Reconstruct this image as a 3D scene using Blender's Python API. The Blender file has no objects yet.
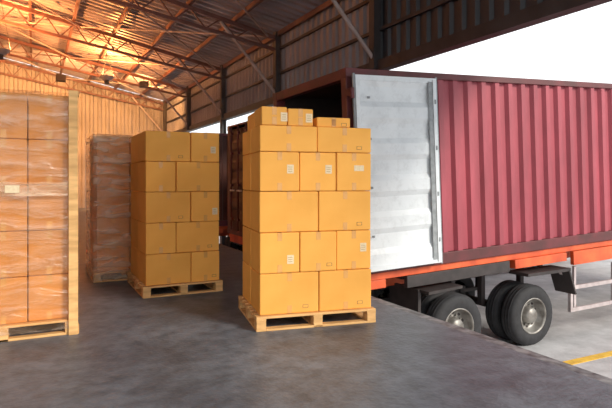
import bpy, bmesh, math, random
from mathutils import Vector, Matrix
random.seed(7)
R=math.radians
scene=bpy.context.scene
scene.view_settings.view_transform='Standard'
scene.view_settings.look='None'
COL=scene.collection

# ---------------------------------------------------------------- materials
def mat(name,c1,c2=None,scale=4.0,rough=.6,metal=0.0,bump=0.0,bscale=40.0,stretch=(1,1,1),detail=6,spec=.5,rvar=0.0,objrand=0.0,lo=.35,hi=.65,speck=None):
    m=bpy.data.materials.new(name); m.use_nodes=True
    nt=m.node_tree; N=nt.nodes; L=nt.links
    b=N['Principled BSDF']
    b.inputs['Roughness'].default_value=rough; b.inputs['Metallic'].default_value=metal
    b.inputs['Specular IOR Level'].default_value=spec
    tc=N.new('ShaderNodeTexCoord'); mp=N.new('ShaderNodeMapping'); mp.inputs['Scale'].default_value=stretch
    L.new(tc.outputs['Object'],mp.inputs['Vector'])
    nz=N.new('ShaderNodeTexNoise'); nz.inputs['Scale'].default_value=scale; nz.inputs['Detail'].default_value=detail
    L.new(mp.outputs[0],nz.inputs['Vector'])
    cr=N.new('ShaderNodeValToRGB'); cr.color_ramp.elements[0].position=lo; cr.color_ramp.elements[1].position=hi
    c2=c2 or tuple(x*.85 for x in c1)
    cr.color_ramp.elements[0].color=(*c2,1); cr.color_ramp.elements[1].color=(*c1,1)
    L.new(nz.outputs['Fac'],cr.inputs['Fac'])
    out=cr.outputs['Color']
    if speck:
        sc,a,c,dk=speck
        n3=N.new('ShaderNodeTexNoise'); n3.inputs['Scale'].default_value=sc; n3.inputs['Detail'].default_value=9; n3.inputs['Roughness'].default_value=.7
        L.new(mp.outputs[0],n3.inputs['Vector'])
        mr=N.new('ShaderNodeMapRange'); mr.inputs['From Min'].default_value=a; mr.inputs['From Max'].default_value=c
        mr.inputs['To Min'].default_value=dk; mr.inputs['To Max'].default_value=1.12
        L.new(n3.outputs['Fac'],mr.inputs['Value'])
        hs=N.new('ShaderNodeHueSaturation'); L.new(mr.outputs[0],hs.inputs['Value']); L.new(out,hs.inputs['Color']); out=hs.outputs['Color']
    if objrand>0:
        oi=N.new('ShaderNodeObjectInfo'); mr=N.new('ShaderNodeMapRange')
        mr.inputs['To Min'].default_value=1-objrand; mr.inputs['To Max'].default_value=1+objrand
        L.new(oi.outputs['Random'],mr.inputs['Value'])
        hs=N.new('ShaderNodeHueSaturation'); L.new(mr.outputs[0],hs.inputs['Value']); L.new(out,hs.inputs['Color']); out=hs.outputs['Color']
    L.new(out,b.inputs['Base Color'])
    if rvar>0:
        mr=N.new('ShaderNodeMapRange'); mr.inputs['To Min'].default_value=rough-rvar; mr.inputs['To Max'].default_value=rough+rvar
        L.new(nz.outputs['Fac'],mr.inputs['Value']); L.new(mr.outputs[0],b.inputs['Roughness'])
    if bump>0:
        n2=N.new('ShaderNodeTexNoise'); n2.inputs['Scale'].default_value=bscale; n2.inputs['Detail'].default_value=4
        L.new(mp.outputs[0],n2.inputs['Vector'])
        bp=N.new('ShaderNodeBump'); bp.inputs['Strength'].default_value=bump; bp.inputs['Distance'].default_value=.02
        L.new(n2.outputs['Fac'],bp.inputs['Height']); L.new(bp.outputs[0],b.inputs['Normal'])
    return m

M={}
M['floor']=mat('concrete_floor',(.17,.19,.222),(.085,.098,.122),scale=.8,rough=.46,bump=.3,bscale=22,rvar=.2,detail=12,lo=.36,hi=.66,speck=(5,.35,.6,.6))
M['ground']=mat('yard_concrete',(.5,.5,.51),(.38,.38,.39),scale=.8,rough=.85,bump=.2,bscale=30,speck=(3,.3,.6,.8))
M['card']=mat('cardboard',(.96,.47,.10),(.88,.41,.08),scale=2.5,rough=.72,bump=.05,bscale=60,objrand=.07,spec=.25)
M['card2']=mat('cardboard_brown',(.80,.34,.09),(.64,.25,.06),scale=2.5,rough=.7,bump=.05,objrand=.08,spec=.3)
M['tape']=mat('packing_tape',(.80,.40,.12),(.72,.35,.10),scale=8,rough=.25)
M['label']=mat('paper_label',(.88,.72,.48),(.78,.60,.36),scale=60,rough=.7)
M['print']=mat('ink_print',(.25,.12,.04),(.5,.28,.1),scale=90,rough=.8)
M['wood']=mat('pallet_wood',(.85,.50,.2),(.60,.33,.12),scale=3,rough=.75,stretch=(1,6,6),bump=.15)
M['cred']=mat('container_maroon_paint',(.36,.062,.085),(.28,.047,.065),scale=1.6,rough=.5,bump=.03,stretch=(1,1,.3),speck=(4,.3,.6,.85))
M['cbrown']=mat('container_brown_paint',(.12,.034,.02),(.075,.022,.014),scale=1.6,rough=.5)
M['crail']=mat('container_rail_paint',(.14,.025,.03),(.08,.02,.02),scale=3,rough=.5)
M['door']=mat('door_white_paint',(.64,.68,.71),(.56,.60,.63),scale=2.2,rough=.5,bump=.03,lo=.25,hi=.55,speck=(7,.25,.5,.9))
M['gasket']=mat('rubber_gasket',(.30,.32,.34),(.2,.22,.23),scale=10,rough=.6)
M['liner_shade']=mat('interior_shade',(.05,.035,.03),(.03,.022,.02),scale=2,rough=.8)
M['ply']=mat('plywood_floor',(.18,.10,.05),(.12,.06,.03),scale=4,rough=.7)
M['orange']=mat('orange_chassis_paint',(.80,.13,.035),(.5,.07,.02),scale=3,rough=.5)
M['dark']=mat('dark_steel',(.045,.035,.035),(.025,.02,.02),scale=5,rough=.6)
M['tyre']=mat('tyre_rubber',(.028,.028,.032),(.018,.018,.02),scale=12,rough=.75)
M['rim']=mat('steel_rim',(.32,.31,.29),(.17,.155,.14),scale=8,rough=.45,metal=.4)
M['guard']=mat('guard_galvanised',(.6,.53,.53),(.42,.36,.36),scale=6,rough=.4,metal=.2)
M['roof']=mat('roof_sheet',(.44,.40,.42),(.32,.29,.30),scale=.6,rough=.5,metal=.2,stretch=(1,3,1))
M['wallr']=mat('wall_sheet',(.34,.32,.33),(.23,.22,.23),scale=.7,rough=.55,metal=.1,stretch=(1,2,.4))
M['wallb']=mat('wall_sheet_back',(.36,.32,.28),(.26,.23,.2),scale=.7,rough=.55)
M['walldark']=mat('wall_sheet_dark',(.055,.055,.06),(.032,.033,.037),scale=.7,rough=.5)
M['steel']=mat('structural_steel',(.55,.47,.44),(.4,.32,.28),scale=3,rough=.5)
M['steelred']=mat('oxide_steel',(.19,.085,.07),(.12,.055,.045),scale=3,rough=.6)
M['steeldark']=mat('header_steel',(.055,.05,.05),(.035,.03,.03),scale=3,rough=.6)
M['dock']=mat('dock_wall_concrete',(.2,.2,.2),(.12,.12,.12),scale=2,rough=.9)
M['edge']=mat('dock_edge_steel',(.26,.26,.27),(.05,.05,.055),scale=9,rough=.5)
M['yellow']=mat('yellow_line_paint',(.8,.5,.06),(.6,.36,.05),scale=9,rough=.7)

def film_mat(nm,tint,lo,hi,df_share):
    m=bpy.data.materials.new(nm); m.use_nodes=True
    nt=m.node_tree;N=nt.nodes;L=nt.links
    out=N['Material Output']; N.remove(N['Principled BSDF'])
    tr=N.new('ShaderNodeBsdfTransparent'); tr.inputs[0].default_value=(.98,.95,.92,1)
    gl=N.new('ShaderNodeBsdfGlossy'); gl.inputs['Roughness'].default_value=.22
    df=N.new('ShaderNodeBsdfDiffuse'); df.inputs[0].default_value=(*tint,1)
    tc=N.new('ShaderNodeTexCoord'); mp=N.new('ShaderNodeMapping'); mp.inputs['Scale'].default_value=(1,1,4); mp.inputs['Rotation'].default_value=(.06,.09,0)
    L.new(tc.outputs['Object'],mp.inputs[0])
    nz=N.new('ShaderNodeTexNoise'); nz.inputs['Scale'].default_value=2.6; nz.inputs['Detail'].default_value=7; nz.inputs['Distortion'].default_value=.7
    L.new(mp.outputs[0],nz.inputs['Vector'])
    bp=N.new('ShaderNodeBump'); bp.inputs['Strength'].default_value=.7; bp.inputs['Distance'].default_value=.05
    L.new(nz.outputs['Fac'],bp.inputs['Height']); L.new(bp.outputs[0],gl.inputs['Normal']); L.new(bp.outputs[0],df.inputs['Normal'])
    mx=N.new('ShaderNodeMixShader'); mx.inputs[0].default_value=df_share
    L.new(gl.outputs[0],mx.inputs[1]); L.new(df.outputs[0],mx.inputs[2])
    cr=N.new('ShaderNodeMapRange'); cr.inputs['From Min'].default_value=.35; cr.inputs['From Max'].default_value=.7
    cr.inputs['To Min'].default_value=lo; cr.inputs['To Max'].default_value=hi
    L.new(nz.outputs['Fac'],cr.inputs['Value'])
    m2=N.new('ShaderNodeMixShader'); L.new(cr.outputs[0],m2.inputs[0]); L.new(tr.outputs[0],m2.inputs[1]); L.new(mx.outputs[0],m2.inputs[2])
    L.new(m2.outputs[0],out.inputs[0])
    return m
M['film']=film_mat('stretch_film',(.85,.52,.28),.04,.34,.6)
M['film2']=film_mat('stretch_film_pale',(.98,.68,.42),.12,.6,.85)  # glare on the far stack's wrap is put into this pale tint

# ---------------------------------------------------------------- mesh builder
class MB:
    def __init__(s): s.v=[];s.f=[];s.mi=[];s.mats=[];s.sm=[]
    def m(s,k):
        if k not in s.mats: s.mats.append(k)
        return s.mats.index(k)
    def add(s,vs,fs,k,smooth=False):
        o=len(s.v); s.v+= [tuple(v) for v in vs]; i=s.m(k)
        for f in fs: s.f.append([o+a for a in f]); s.mi.append(i); s.sm.append(smooth)
    def box(s,x0,y0,z0,x1,y1,z1,k):
        vs=[(x,y,z) for x in(x0,x1) for y in(y0,y1) for z in(z0,z1)]
        s.add(vs,[(0,1,3,2),(4,6,7,5),(0,4,5,1),(2,3,7,6),(0,2,6,4),(1,5,7,3)],k)
    def beam(s,p,q,w,h,k):
        p=Vector(p);q=Vector(q);d=(q-p).normalized()
        up=Vector((0,0,1)) if abs(d.z)<.95 else Vector((1,0,0))
        a=d.cross(up).normalized(); b=a.cross(d).normalized()
        vs=[c+a*sx*w/2+b*sz*h/2 for c in(p,q) for sx in(-1,1) for sz in(-1,1)]
        s.add(vs,[(0,1,3,2),(4,6,7,5),(0,4,5,1),(2,3,7,6),(0,2,6,4),(1,5,7,3)],k)
    def tube(s,p,q,r,k,n=12):
        p=Vector(p);q=Vector(q);d=(q-p).normalized()
        up=Vector((0,0,1)) if abs(d.z)<.95 else Vector((1,0,0))
        a=d.cross(up).normalized(); b=a.cross(d).normalized()
        vs=[c+a*r*math.cos(2*math.pi*i/n)+b*r*math.sin(2*math.pi*i/n) for c in(p,q) for i in range(n)]
        s.add(vs,[(i,(i+1)%n,n+(i+1)%n,n+i) for i in range(n)],k,True)
        s.add(vs,[tuple(range(n)),tuple(range(2*n-1,n-1,-1))],k)
    def revolve(s,c,prof,k,n=40,axis=1):
        vs=[];m=len(prof)
        for i in range(n):
            a=2*math.pi*i/n
            for (o,r) in prof: vs.append((c[0]+r*math.cos(a),c[1]+o,c[2]+r*math.sin(a)))
        fs=[(i*m+j,i*m+j+1,((i+1)%n)*m+j+1,((i+1)%n)*m+j) for i in range(n) for j in range(m-1)]
        s.add(vs,fs,k,True)
    def corr(s,o,u,v,nr,ul,vl,pitch,depth,k,th=0):
        o=Vector(o);u=Vector(u);v=Vector(v);nr=Vector(nr)
        pts=[(0,0)]
        cnt=max(1,round(ul/pitch));p=ul/cnt
        for i in range(cnt):
            b=i*p
            pts+=[(b+.30*p,0),(b+.45*p,depth),(b+.85*p,depth),(b+p,0)]
        vs=[]
        for (a,dd) in pts:
            vs.append(o+u*a+nr*dd); vs.append(o+u*a+nr*dd+v*vl)
        s.add(vs,[(2*i,2*i+2,2*i+3,2*i+1) for i in range(len(pts)-1)],k)
    def obj(s,name,parent=None,bevel=0,loc=None,rot=None):
        me=bpy.data.meshes.new(name); me.from_pydata(s.v,[],s.f)
        for k in s.mats: me.materials.append(M[k])
        me.polygons.foreach_set('material_index',s.mi); me.polygons.foreach_set('use_smooth',s.sm)
        bm=bmesh.new(); bm.from_mesh(me); bmesh.ops.recalc_face_normals(bm,faces=bm.faces); bm.to_mesh(me); bm.free()
        ob=bpy.data.objects.new(name,me); COL.objects.link(ob)
        if parent: ob.parent=parent
        if loc: ob.location=loc
        if rot: ob.rotation_euler=rot
        if bevel:
            b=ob.modifiers.new('bevel','BEVEL'); b.width=bevel; b.segments=2; b.limit_method='ANGLE'
        return ob
def empty(name,loc=(0,0,0),rot=(0,0,0)):
    e=bpy.data.objects.new(name,None); COL.objects.link(e); e.location=loc; e.rotation_euler=rot; e.empty_display_size=.2
    return e

# ---------------------------------------------------------------- building
DK=3.89; WR=6.7; TB=31.3; NL=-15.0; T0=-2.0; HH=4.0; HE=6.0; RD=-4.15; HR=8.25
slope=(HR-HE)/(WR-RD)
b=MB(); b.box(NL,-9,-.3,DK-.12,TB,0,'floor'); b.obj('floor')
b=MB(); b.box(DK-.3,-9,-1.2,DK-.02,TB,-.3,'dock'); b.obj('dock_wall')
b=MB(); b.box(DK-.12,-9,-.3,DK,TB,0.0,'edge')
for i in range(40): b.box(DK-.05,-8.9+i*1.0,-.12,DK+.012,-8.9+i*1.0+.5,-.02,'edge')
b.obj('trim_dock_edge')
b=MB(); b.box(DK-.02,-60,-1.4,90,110,-1.2,'ground'); b.obj('ground')
b=MB(); b.box(5.0,5.3,-1.2,30,5.45,-1.192,'yellow'); b.obj('yellow_parking_line')

b=MB(); b.corr((WR,9.8,HH),(0,1,0),(0,0,1),(1,0,0),TB-9.8,HE-HH,.32,.06,'wallr')
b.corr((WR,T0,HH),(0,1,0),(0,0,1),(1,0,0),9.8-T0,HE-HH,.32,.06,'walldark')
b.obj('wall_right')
b=MB(); b.box(WR-.12,T0,HH-.14,WR+.1,TB,HH+.08,'steeldark'); b.obj('trim_opening_header')
b=MB(); b.box(NL-.1,T0,0,NL,TB,HE,'wallr'); b.obj('wall_left')
b=MB(); 
cnt=int((WR-NL)/.4); p=(WR-NL)/cnt
def hz(n): return HR-abs(n-RD)*slope
pts=[]
for i in range(cnt):
    q=NL+i*p; pts+=[(q,0),(q+.3*p,0),(q+.45*p,.07),(q+.85*p,.07)]
pts.append((WR,0))
vs=[]
for (a,dd) in pts: vs+=[(a,TB+dd,-.01),(a,TB+dd,hz(a))]
b.add(vs,[(2*i,2*i+2,2*i+3,2*i+1) for i in range(len(pts)-1)],'wallb')
b.obj('wall_back')
b=MB()
L1=math.hypot(WR-RD,HR-HE); u1=Vector((RD-WR,0,HR-HE))/L1
b.corr((WR+.5,T0,HE+.02-.5*slope),(0,1,0),u1,(0,0,1),TB-T0,L1+.51,.35,.07,'roof')
u2=Vector((NL-RD,0,HE-HR)).normalized()
b.corr((RD,T0,HR+.02),(0,1,0),u2,(0,0,1),TB-T0,L1+.3,.35,.07,'roof')
b.obj('ceiling')
b=MB()
k=0
while True:
    n=WR-.1-k*1.35
    if n<NL: break
    b.box(n-.04,T0,hz(n)-.16,n+.04,TB,hz(n)-.02,'steelred'); k+=1
b.obj('roof_purlins')
frames=[4.5,9.8,15.1,20.4,25.7,31.0]
tr=empty('roof_truss_frames')
for fi,t in enumerate(frames+[-.8]):
    b=MB()
    for (na,nb) in ((WR-.1,RD),(NL+.1,RD)):
        za,zb=hz(na)-.22,hz(nb)-.22
        b.beam((na,t,za),(nb,t,zb),.10,.12,'steelred')
        la,lb=za-.35,zb-.75
        b.beam((na,t,la),(nb,t,lb),.09,.09,'steelred')
        K=12
        for i in range(K):
            f=i/K;g=(i+1)/K;h=(f+g)/2
            P=lambda f,lo:(na+(nb-na)*f,t,(la+(lb-la)*f) if lo else (za+(zb-za)*f))
            b.beam(P(f,0),P(h,1),.04,.04,'steelred'); b.beam(P(h,1),P(g,0),.04,.04,'steelred')
    b.tube((WR-1.9,t,hz(WR-1.9)-.3),(WR-.08,t,HH+.05),.045,'steel')
    b.box(WR-.2,t-.1,HH-.1,WR-.03,t+.1,HE,'steeldark')
    b.obj('truss_%d'%(fi+1),tr)
b=MB()
for i in range(len(frames)-1):
    a,c=frames[i],frames[i+1]
    for (n0,n1) in ((WR-.4,1.4),(1.4,RD),(RD,-9.5)):
        b.tube((n0,a,hz(n0)-.25),(n1,c,hz(n1)-.25),.03,'steel',8)
        b.tube((n1,a,hz(n1)-.25),(n0,c,hz(n0)-.25),.03,'steel',8)
b.obj('roof_cross_bracing')
b=MB()
for z in (4.75,5.5): b.box(WR-.07,T0,z-.035,WR-.01,TB,z+.035,'steeldark')
b.obj('steel_girts')
b=MB()
for t in (9.8,20.4): 
    for (x0,x1,y0,y1) in ((WR-.2,WR-.17,-.1,.1),(WR-.03,WR,-.1,.1),(WR-.17,WR-.03,-.02,.02)):
        b.box(x0,t+y0,-1.2,x1,t+y1,HH-.14,'steeldark')
b.obj('steel_columns')

# uplighter bowls hung from the trusses, added to give the roof an orange glow
for i,(n,t,pw) in enumerate(((-1.5,14,650),(-1.0,20,1700),(2.6,23.2,1500),(-6,17,1500),(-5,23.5,1500))):
    H=5.7
    e=empty('added_uplighter',(n,t,H))
    b=MB()
    for a in (0,2.1,4.2): b.tube((.3*math.cos(a),.3*math.sin(a),.0),(0,0,hz(n)-H-.2),.008,'steeldark',6)
    b.tube((0,0,-.3),(0,0,-.14),.09,'steeldark',16)
    vs=[];k=28
    for j in range(k):
        a=2*math.pi*j/k
        for (r,z) in ((.03,-.16),(.12,-.155),(.22,-.11),(.30,0)): vs.append((r*math.cos(a),r*math.sin(a),z))
    b.add(vs,[(j*4+q,j*4+q+1,((j+1)%k)*4+q+1,((j+1)%k)*4+q) for j in range(k) for q in range(3)],'steel',True)
    b.obj('bowl',e)
    ld=bpy.data.lights.new('bulb','POINT'); ld.energy=pw; ld.color=(1,.34,.09); ld.shadow_soft_size=.08
    lo=bpy.data.objects.new('bulb',ld); COL.objects.link(lo); lo.parent=e; lo.location=(0,0,-.03)
# invented spots on the last but one truss, to brighten the back wall
def wall_wash(n,t,z,target,pw,ang,col=(1,.42,.13)):
    e=empty('added_wall_wash',(n,t,z))
    d=(Vector(target)-Vector((n,t,z))).normalized(); q=d.to_track_quat('-Z','Y')
    b=MB()
    b.box(-.2,-.14,.0,.2,.14,.12,'steeldark'); b.box(-.2,-.14,-.06,-.185,.14,0,'steeldark'); b.box(.185,-.14,-.06,.2,.14,0,'steeldark')
    b.box(-.2,.125,-.06,.2,.14,0,'steeldark'); b.box(-.2,-.14,-.06,.2,-.125,0,'steeldark')
    o=b.obj('housing',e); o.rotation_mode='QUATERNION'; o.rotation_quaternion=q
    b=MB(); b.tube((0,0,.05),(0,0,hz(n)-z-.2),.02,'steeldark',8); b.obj('drop_rod',e)
    ld=bpy.data.lights.new('beam','SPOT'); ld.energy=pw; ld.color=col; ld.spot_size=R(ang); ld.spot_blend=.6; ld.shadow_soft_size=.1
    lo=bpy.data.objects.new('beam',ld); COL.objects.link(lo); lo.parent=e; lo.rotation_mode='QUATERNION'; lo.rotation_quaternion=q
    lo.location=d*.08
for n in (-7,-3,1,4.5): wall_wash(n,25.7,5.9,(n,TB,4.6),1900,130)

# scatter volume added for a warm hazy glow under the rear roof
hb=MB(); hb.box(NL+.3,9.0,3.3,WR-.4,TB-.2,5.2,'floor'); ho=hb.obj('glow_haze_volume')
hm=bpy.data.materials.new('glow_haze'); hm.use_nodes=True; nt=hm.node_tree
nt.nodes.remove(nt.nodes['Principled BSDF'])
vsn=nt.nodes.new('ShaderNodeVolumeScatter'); vsn.inputs['Color'].default_value=(1,.75,.55,1); vsn.inputs['Density'].default_value=.022; vsn.inputs['Anisotropy'].default_value=.3
nt.links.new(vsn.outputs[0],nt.nodes['Material Output'].inputs['Volume'])
ho.data.materials[0]=hm

# ---------------------------------------------------------------- pallets / boxes
def pallet(parent,w,d,h=.145,ov=.03):
    b=MB()
    n=7; bw=.10
    X0=-ov; w=w+2*ov; Y0=-ov; d=d+2*ov
    for i in range(n):
        y=i*(d-bw)/(n-1); b.box(0,y,h-.022,w,y+bw,h,'wood')
    for x in (0,(w-.1)/2,w-.1):
        b.box(x,0,h-.044,x+.1,d,h-.0221,'wood')
        for y in (0,(d-.12)/2,d-.12): b.box(x+.002,y,.0221,x+.098,y+.12,h-.0441,'wood')
        b.box(x,0,0,x+.1,d,.022,'wood')
    b.box(.1001,0,0,w-.1001,.09,.0219,'wood'); b.box(.1001,d-.09,0,w-.1001,d,.0219,'wood')
    return b.obj('pallet',parent,bevel=.003,loc=(X0,Y0,0))
def carton(parent,x0,y0,z0,x1,y1,z1,i,key='card',lab=None):
    w,d,h=x1-x0,y1-y0,z1-z0; g=.004
    b=MB(); b.box(g,g,.001,w-g,d-g,h-.003,key)
    o=b.obj('box_%d'%i,parent,bevel=.010,loc=(x0,y0,z0),rot=(0,0,random.uniform(-.008,.008)))
    b=MB(); y=-.0005+g
    c=w/2
    b.box(c-.024,y-.001,h-.085,c+.024,y,h-.007,'tape'); b.box(c-.024,y-.001,.007,c+.024,y,.085,'tape')
    b.box(c-.024,g,h-.004,c+.024,d-g,h-.0022,'tape')
    if lab=='label':
        lx=w*random.choice((.68,.74,.7)); lz=h*random.choice((.22,.3,.45))
        b.box(lx,y-.002,lz,lx+.07,y-.0005,lz+.09,'label')
        for q in range(3): b.box(lx+.01,y-.003,lz+.02+q*.022,lx+.055,y-.002,lz+.024+q*.022,'print')
    if lab=='mark':
        b.box(w*.72,y-.0012,h*.12,w*.72+.06,y,h*.12+.035,'print'); b.box(w*.72+.006,y-.0022,h*.12+.005,w*.72+.053,y-.0012,h*.12+.030,key)
    if lab=='label2':
        lx=w*.5; lz=h*.52
        b.box(lx,y-.002,lz,lx+.11,y-.0005,lz+.06,'label')
    b.obj('tape_%d'%i,o)
    return o
def stack(name,loc,rotz,w,d,rows,ph=.145,key='card',ysplits=(0,.5,1)):
    e=empty(name,loc,(0,0,rotz)); pallet(e,w,d,ph)
    z=ph+.001;i=1
    for (h,sp,labs,off) in rows:
        for j in range(len(sp)-1):
            for q in range(len(ysplits)-1):
                jj=random.uniform(-.010,.010) if q==0 else 0
                lab=labs[j] if q==0 else None
                carton(e,off[0]+(w-off[0]-off[2])*sp[j],max(0,off[1]+(d-off[1])*ysplits[q]+jj+.008),z,off[0]+(w-off[0]-off[2])*sp[j+1],off[1]+(d-off[1])*ysplits[q+1]+jj,z+h,i,key,lab); i+=1
        z+=h
    return e
o0=(.01,.01,.0)
H3=(0,.345,.675,1); H2=(0,.515,1)
HS=(.415,.41,.415,.40,.265)
rows=[(HS[0],H2,('mark','mark'),o0),(HS[1],H3,('label','mark','label'),o0),(HS[2],H2,(None,'mark'),o0),
      (HS[3],H3,('label','label','label2'),o0),(HS[4],(0,.50,1),(None,'mark'),o0)]
ctr=stack('pallet_of_cardboard_boxes',(1.985,5.0,0),R(-9.9),1.22,1.0,rows)
z=.146+sum(HS)
k=90
for (x0,x1,h,y0,y1,lab) in ((.03,.30,.19,.02,.4,'label'),(.305,.58,.18,.03,.42,'label'),(.625,1.0,.105,.06,.46,'mark'),(.05,.5,.19,.5,.92,None),(.52,.9,.10,.5,.92,None)):
    carton(ctr,x0,y0,z,x1,y1,z+h,k,'card',lab); k+=1
S2=(0,.60,1);S2b=(0,.40,1)
rows=[(.40,S2,(None,'mark'),o0),(.40,S2b,(None,'mark'),o0),(.40,S2,('mark','label'),o0),(.395,S2b,(None,None),o0),(.395,S2,('mark','label'),o0)]
stack('pallet_of_cardboard_boxes',(1.249,7.05,0),R(.3),.99,1.18,rows)

def film(parent,x0,y0,z0,x1,y1,z1,key):
    bm=bmesh.new(); bmesh.ops.create_cube(bm,size=1)
    for v in bm.verts: v.co=Vector((x0 if v.co.x<0 else x1,y0 if v.co.y<0 else y1,z0 if v.co.z<0 else z1))
    bmesh.ops.delete(bm,geom=[f for f in bm.faces if f.normal.z<-.5],context='FACES')
    bmesh.ops.subdivide_edges(bm,edges=bm.edges,cuts=24,use_grid_fill=True)
    for v in bm.verts:
        a=math.sin(v.co.z*9+v.co.x*3)*.004+math.sin(v.co.z*23+v.co.x*7+v.co.y*5)*.003
        v.co+=Vector((0,-abs(a) if v.co.y<y0+.01 else 0,0))
    me=bpy.data.meshes.new('stretch_film'); bm.to_mesh(me); bm.free(); me.materials.append(M[key])
    for p in me.polygons: p.use_smooth=True
    o=bpy.data.objects.new('stretch_film',me); COL.objects.link(o); o.parent=parent; return o
def wrapped(loc,rotz,w,d,nrow,H,posts,cols,key,zlow=.02):
    e=stack('shrink_wrapped_pallet',loc,rotz,w,d,[((H-.16)/nrow,cols,(None,)*(len(cols)-1),(.02,.02,.02))]*nrow,key='card2')
    film(e,-.034,-.034,zlow,w+.034,d+.036,H+.004,key)
    if posts:
        b=MB()
        for (x,y) in ((-.05,-.065),(w-.04,-.065),(-.05,d+.04),(w-.04,d+.04)):
            b.box(x,y,-0.0,x+.085,y+.024,H+.03,'wood')
        b.box(w+.036,-.041,H-.02,w+.055,d+.04,H+.03,'wood')
        b.box(w+.036,-.041,.0,w+.055,d+.04,.09,'wood')
        b.obj('corner_boards',e,bevel=.003)
    return e
e=wrapped((-.87,5.75,0),R(0),1.2,1.0,5,2.34,True,(0,.33,.68,1),'film',.06)
b=MB(); b.box(.62,-.046,1.38,.74,-.036,1.45,'label'); b.obj('shipping_label',e)
b=MB(); b.box(-.036,-.0405,1.35,1.236,-.0395,1.48,'film2'); b.obj('film_band',e)
wrapped((.79,8.45,0),0,.97,1.15,5,2.17,False,(0,.5,1),'film2')

# ---------------------------------------------------------------- containers & trailers
CL,CW,CH=12.19,2.44,2.78
def container(name,loc,tilt,key,opened):
    e=empty(name,loc,(0,-R(tilt),0))
    b=MB()
    for y in (.02,CW-.02):
        nr=(0,1,0) if y<1 else (0,-1,0)
        b.corr((.16,y,.16),(1,0,0),(0,0,1),nr,CL-.32,CH-.22,.285,.055,key)
    b.corr((CL-.05,.1,.16),(0,1,0),(0,0,1),(-1,0,0),CW-.2,CH-.3,.25,.04,key)
    b.corr((.1,.05,CH-.03),(1,0,0),(0,1,0),(0,0,-1),CL-.2,CW-.1,.3,.02,key)
    b.obj('corrugated_panels',e)
    b=MB(); b.box(.17,.08,.156,CL-.2,.095,CH-.07,'liner_shade'); b.box(.17,CW-.095,.156,CL-.2,CW-.08,CH-.07,'liner_shade')  # thin dark lining added to imitate shade within the container
    b.box(.13,.08,CH-.075,CL-.2,CW-.08,CH-.055,'liner_shade'); b.box(CL-.2,.08,.156,CL-.18,CW-.08,CH-.07,'liner_shade')
    b.obj('shade_lining',e)
    b=MB(); 
    for y in (0,CW-.06):
        b.box(.1,y,CH-.09,CL-.1,y+.06,CH,'crail'); b.box(.1,y,0,CL-.1,y+.06,.16,'crail')
    for x in (0,CL-.16):
        for y in (0,CW-.14):
            b.box(x,y,.12,x+.16,y+.14,CH-.12,'crail')
            for z in (0,CH-.12): b.box(x-.005,y-.005,z-.003,x+.175,y+.155,z+.123,'crail')
        b.box(x,.14,CH-.14,x+.12,CW-.14,CH,'crail'); b.box(x,.14,0,x+.12,CW-.14,.14,'crail')
    b.obj('frame',e,bevel=.006)
    b=MB(); b.box(.12,.07,.10,CL-.1,CW-.07,.155,'ply')
    b.obj('deck',e)
    def doorleaf(nm,W,loc,rot):
        b=MB(); Hd=CH-.17; dk='door' if opened else key
        b.box(0,.0,0,.06,.05,Hd,dk); b.box(W-.06,0,0,W,.05,Hd,dk)
        b.box(.06,0,0,W-.06,.05,.07,dk); b.box(.06,0,Hd-.07,W-.06,.05,Hd,dk)
        b.corr((.06,.012,.07),(0,0,1),(1,0,0),(0,1,0),Hd-.14,W-.12,.46,.032,dk)
        if opened:
            b.box(-.03,.015,-.02,0,.045,Hd+.02,'gasket'); b.box(W,.015,-.02,W+.03,.045,Hd+.02,'gasket')
            b.box(W-.15,-.006,.05,W-.075,.0,Hd-.05,'gasket')
            b.box(W-.07,-.014,.02,W-.055,0,Hd-.02,'door')
            for z in (.3,.95,1.6,2.25):
                b.box(W-.045,-.012,z,W-.02,-.001,z+.06,'gasket')
            for z in (.45,1.1,1.75,2.3): b.box(.18,-.01,z,.21,.012,z+.03,'gasket')
        else:
            for x in (W*.25,W*.72):
                b.tube((x,-.04,.0),(x,-.04,Hd),.02,'crail',10)
                for z in (.25,1.1,1.9,2.4): b.box(x-.05,-.06,z,x+.05,0,z+.06,'crail')
                b.beam((x,-.07,1.0),(x+.35,-.07,1.0),.02,.04,'guard')
        for z in (.2,.9,1.6,2.3): b.tube((-.04,.03,z),(-.04,.03,z+.14),.03,'crail',10)
        return b.obj(nm,e,loc=loc,rot=rot)
    if opened:
        doorleaf('door_near',1.34,(.06,-.14,.06),(0,0,0))
        b=MB(); 
        for z in (.3,1.0,1.7,2.4): b.box(.0,-.12,z,.06,.02,z+.1,'crail')
        b.obj('hinges',e)
        doorleaf('door_far',1.17,(1.25,CW+.14,.06),(0,0,R(180)))
    else:
        doorleaf('door_near',1.07,(-.0,CW/2,.12),(0,0,-R(90)))
        doorleaf('door_far',1.07,(-.0,CW-.15,.12),(0,0,-R(90)))
    return e
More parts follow.
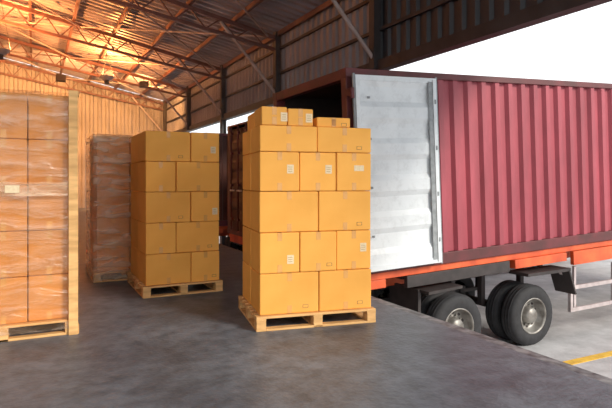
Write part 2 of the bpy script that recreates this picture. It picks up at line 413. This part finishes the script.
def wheel(parent,x,y,z,side,nm,r=.49):
    b=MB(); s=side
    for off in (0,.34):
        w=.27; o=off*-s
        pr=[(0.02,r*.56),(0,r*.62),(0.0,r*.86),(.02,r*.95),(.06,r),(w-.06,r),(w-.02,r*.95),(w,r*.86),(w,r*.62),(w-.02,r*.56)]
        b.revolve((0,0,0),[((-a if s>0 else a)+o,q) for (a,q) in pr],'tyre',48)
        for g in (.08,.135,.19):
            b.revolve((0,0,0),[((-1 if s>0 else 1)*(g-.018)+o,r),((-1 if s>0 else 1)*(g-.014)+o,r+.008),((-1 if s>0 else 1)*(g+.014)+o,r+.008),((-1 if s>0 else 1)*(g+.018)+o,r)],'tyre',48)
    k=-1 if s>0 else 1
    b.revolve((0,0,0),[(k*.0,r*.60),(k*-.008,r*.57),(k*.03,r*.54),(k*.13,r*.50),(k*.15,r*.30),(k*.13,r*.28),(k*.05,r*.26),(k*.02,r*.22),(k*.015,.0)],'rim',40)
    for i in range(10):
        a=2*math.pi*i/10
        b.tube((r*.34*math.cos(a),k*.11,r*.34*math.sin(a)),(r*.34*math.cos(a),k*.16,r*.34*math.sin(a)),.016,'rim',8)
        a+=math.pi/10
        b.tube((r*.42*math.cos(a),k*.135,r*.42*math.sin(a)),(r*.42*math.cos(a),k*.15,r*.42*math.sin(a)),.026,'dark',10)
    return b.obj(nm,parent,loc=(x,y,z))
def trailer(loc,tilt,zc,axles=(5.66-3.79,7.24-3.79)):
    e=empty('container_trailer_chassis',loc)
    f=bpy.data.objects.new('frame',None); COL.objects.link(f); f.parent=e; f.rotation_euler=(0,-R(tilt),0)
    b=MB()
    b.box(.02,.05,-.10,11.9,.14,-.006,'orange'); b.box(.02,CW-.14,-.10,11.9,CW-.05,-.006,'orange')
    b.box(.02,.14,-.2,.2,CW-.14,-.006,'orange')
    for y in (.62,CW-.76): 
        b.box(.2,y,-.36,11.9,y+.14,-.006,'orange')
    x=.9
    while x<11.9:
        b.box(x,.14,-.17,x+.09,CW-.14,-.02,'dark'); x+=1.1
    b.box(.9,.02,-.27,2.9,.10,-.102,'dark'); b.box(3.0,.0,-.24,4.2,.3,-.102,'orange')
    b.box(4.4,.02,-.34,11.9,.09,-.11,'orange'); b.box(.05,.04,-.22,.55,.12,-.101,'orange')
    b.obj('rails',f,bevel=.006)
    g=-1.2-loc[2]
    r=.49
    b=MB()
    for a in axles:
        b.tube((a,.2,g+r),(a,CW-.2,g+r),.07,'dark')
        for y in (.72,CW-.72):
            b.box(a-.45,y-.04,g+r+.08,a+.45,y+.04,g+r+.14,'dark')
            b.box(a-.07,y-.06,g+r,a+.07,y+.06,g+r+.2,'dark')
            b.box(a-.5,y-.05,g+r+.1,a-.42,y+.05,-.2,'dark'); b.box(a+.42,y-.05,g+r+.1,a+.5,y+.05,-.2,'dark')
    b.box(axles[0]-.75,.05,-.62,axles[0]-.70,.75,-.28,'dark')
    b.beam((axles[0]-.72,.1,-.3),(axles[0]-.1,.1,-.26),.5,.04,'dark')
    b.beam((axles[1]-.25,.12,-.22),(axles[1]+.75,.12,-.20),.4,.05,'dark')
    b.beam((axles[1]+.7,.1,-.22),(axles[1]+.86,.1,-.62),.4,.03,'dark')
    b.obj('running_gear',e)
    b=MB()
    x0=axles[1]+.95
    for z in (-.55,-.93): b.beam((x0,.08,z),(x0+5.5,.08,z+.12),.04,.065,'guard')
    for x in (x0+.15,x0+1.2,x0+2.8,x0+4.4): b.box(x,.12,-.98,x+.05,.16,-.2,'guard')
    b.beam((x0,.08,-.5),(x0,.08,-.96),.06,.06,'guard'); b.beam((x0,.08,-.52),(x0-.25,.08,-.25),.05,.05,'guard')
    b.obj('side_guard',e)
    i=1
    for a in axles:
        wheel(e,a,.03,g+r,-1,'wheel_%d'%i); i+=1
        wheel(e,a,CW-.03,g+r,1,'wheel_%d'%i); i+=1
    b=MB()
    for y in (.45,CW-.55):
        b.box(9.3,y,g+.04,9.42,y+.12,-.1,'dark'); b.box(9.2,y-.08,g,9.52,y+.2,g+.04,'dark')
    b.obj('landing_legs',e)
    return e
container('shipping_container',(3.79,6.15,.21),2.4,'cred',True)
trailer((3.79,6.15,.205),2.4,.21)
for t in (11.1,15.6):
    container('shipping_container',(4.5,t,.12),0,'cbrown',False)
    trailer((4.5,t,.115),0,.12)

# ---------------------------------------------------------------- camera & light
cam=bpy.data.cameras.new('camera'); co=bpy.data.objects.new('camera',cam); COL.objects.link(co)
co.location=(0,0,1.5); co.rotation_euler=(R(90),0,-R(26.65)); cam.lens=540/612*36; cam.sensor_width=36; cam.shift_y=-24/612
cam.clip_end=300
scene.camera=co
w=bpy.data.worlds.new('world'); scene.world=w; w.use_nodes=True
nt=w.node_tree; bg=nt.nodes['Background']; bg.inputs['Color'].default_value=(.95,.98,1,1); bg.inputs['Strength'].default_value=1.5
sd=bpy.data.lights.new('sun','SUN'); sd.energy=3.4; sd.angle=R(14); sd.color=(1,.92,.80)
so=bpy.data.objects.new('sun',sd); COL.objects.link(so)
dirv=Vector((-.42,.80,-.5))
so.rotation_euler=dirv.to_track_quat('-Z','Y').to_euler(); so.location=(5,-10,10)
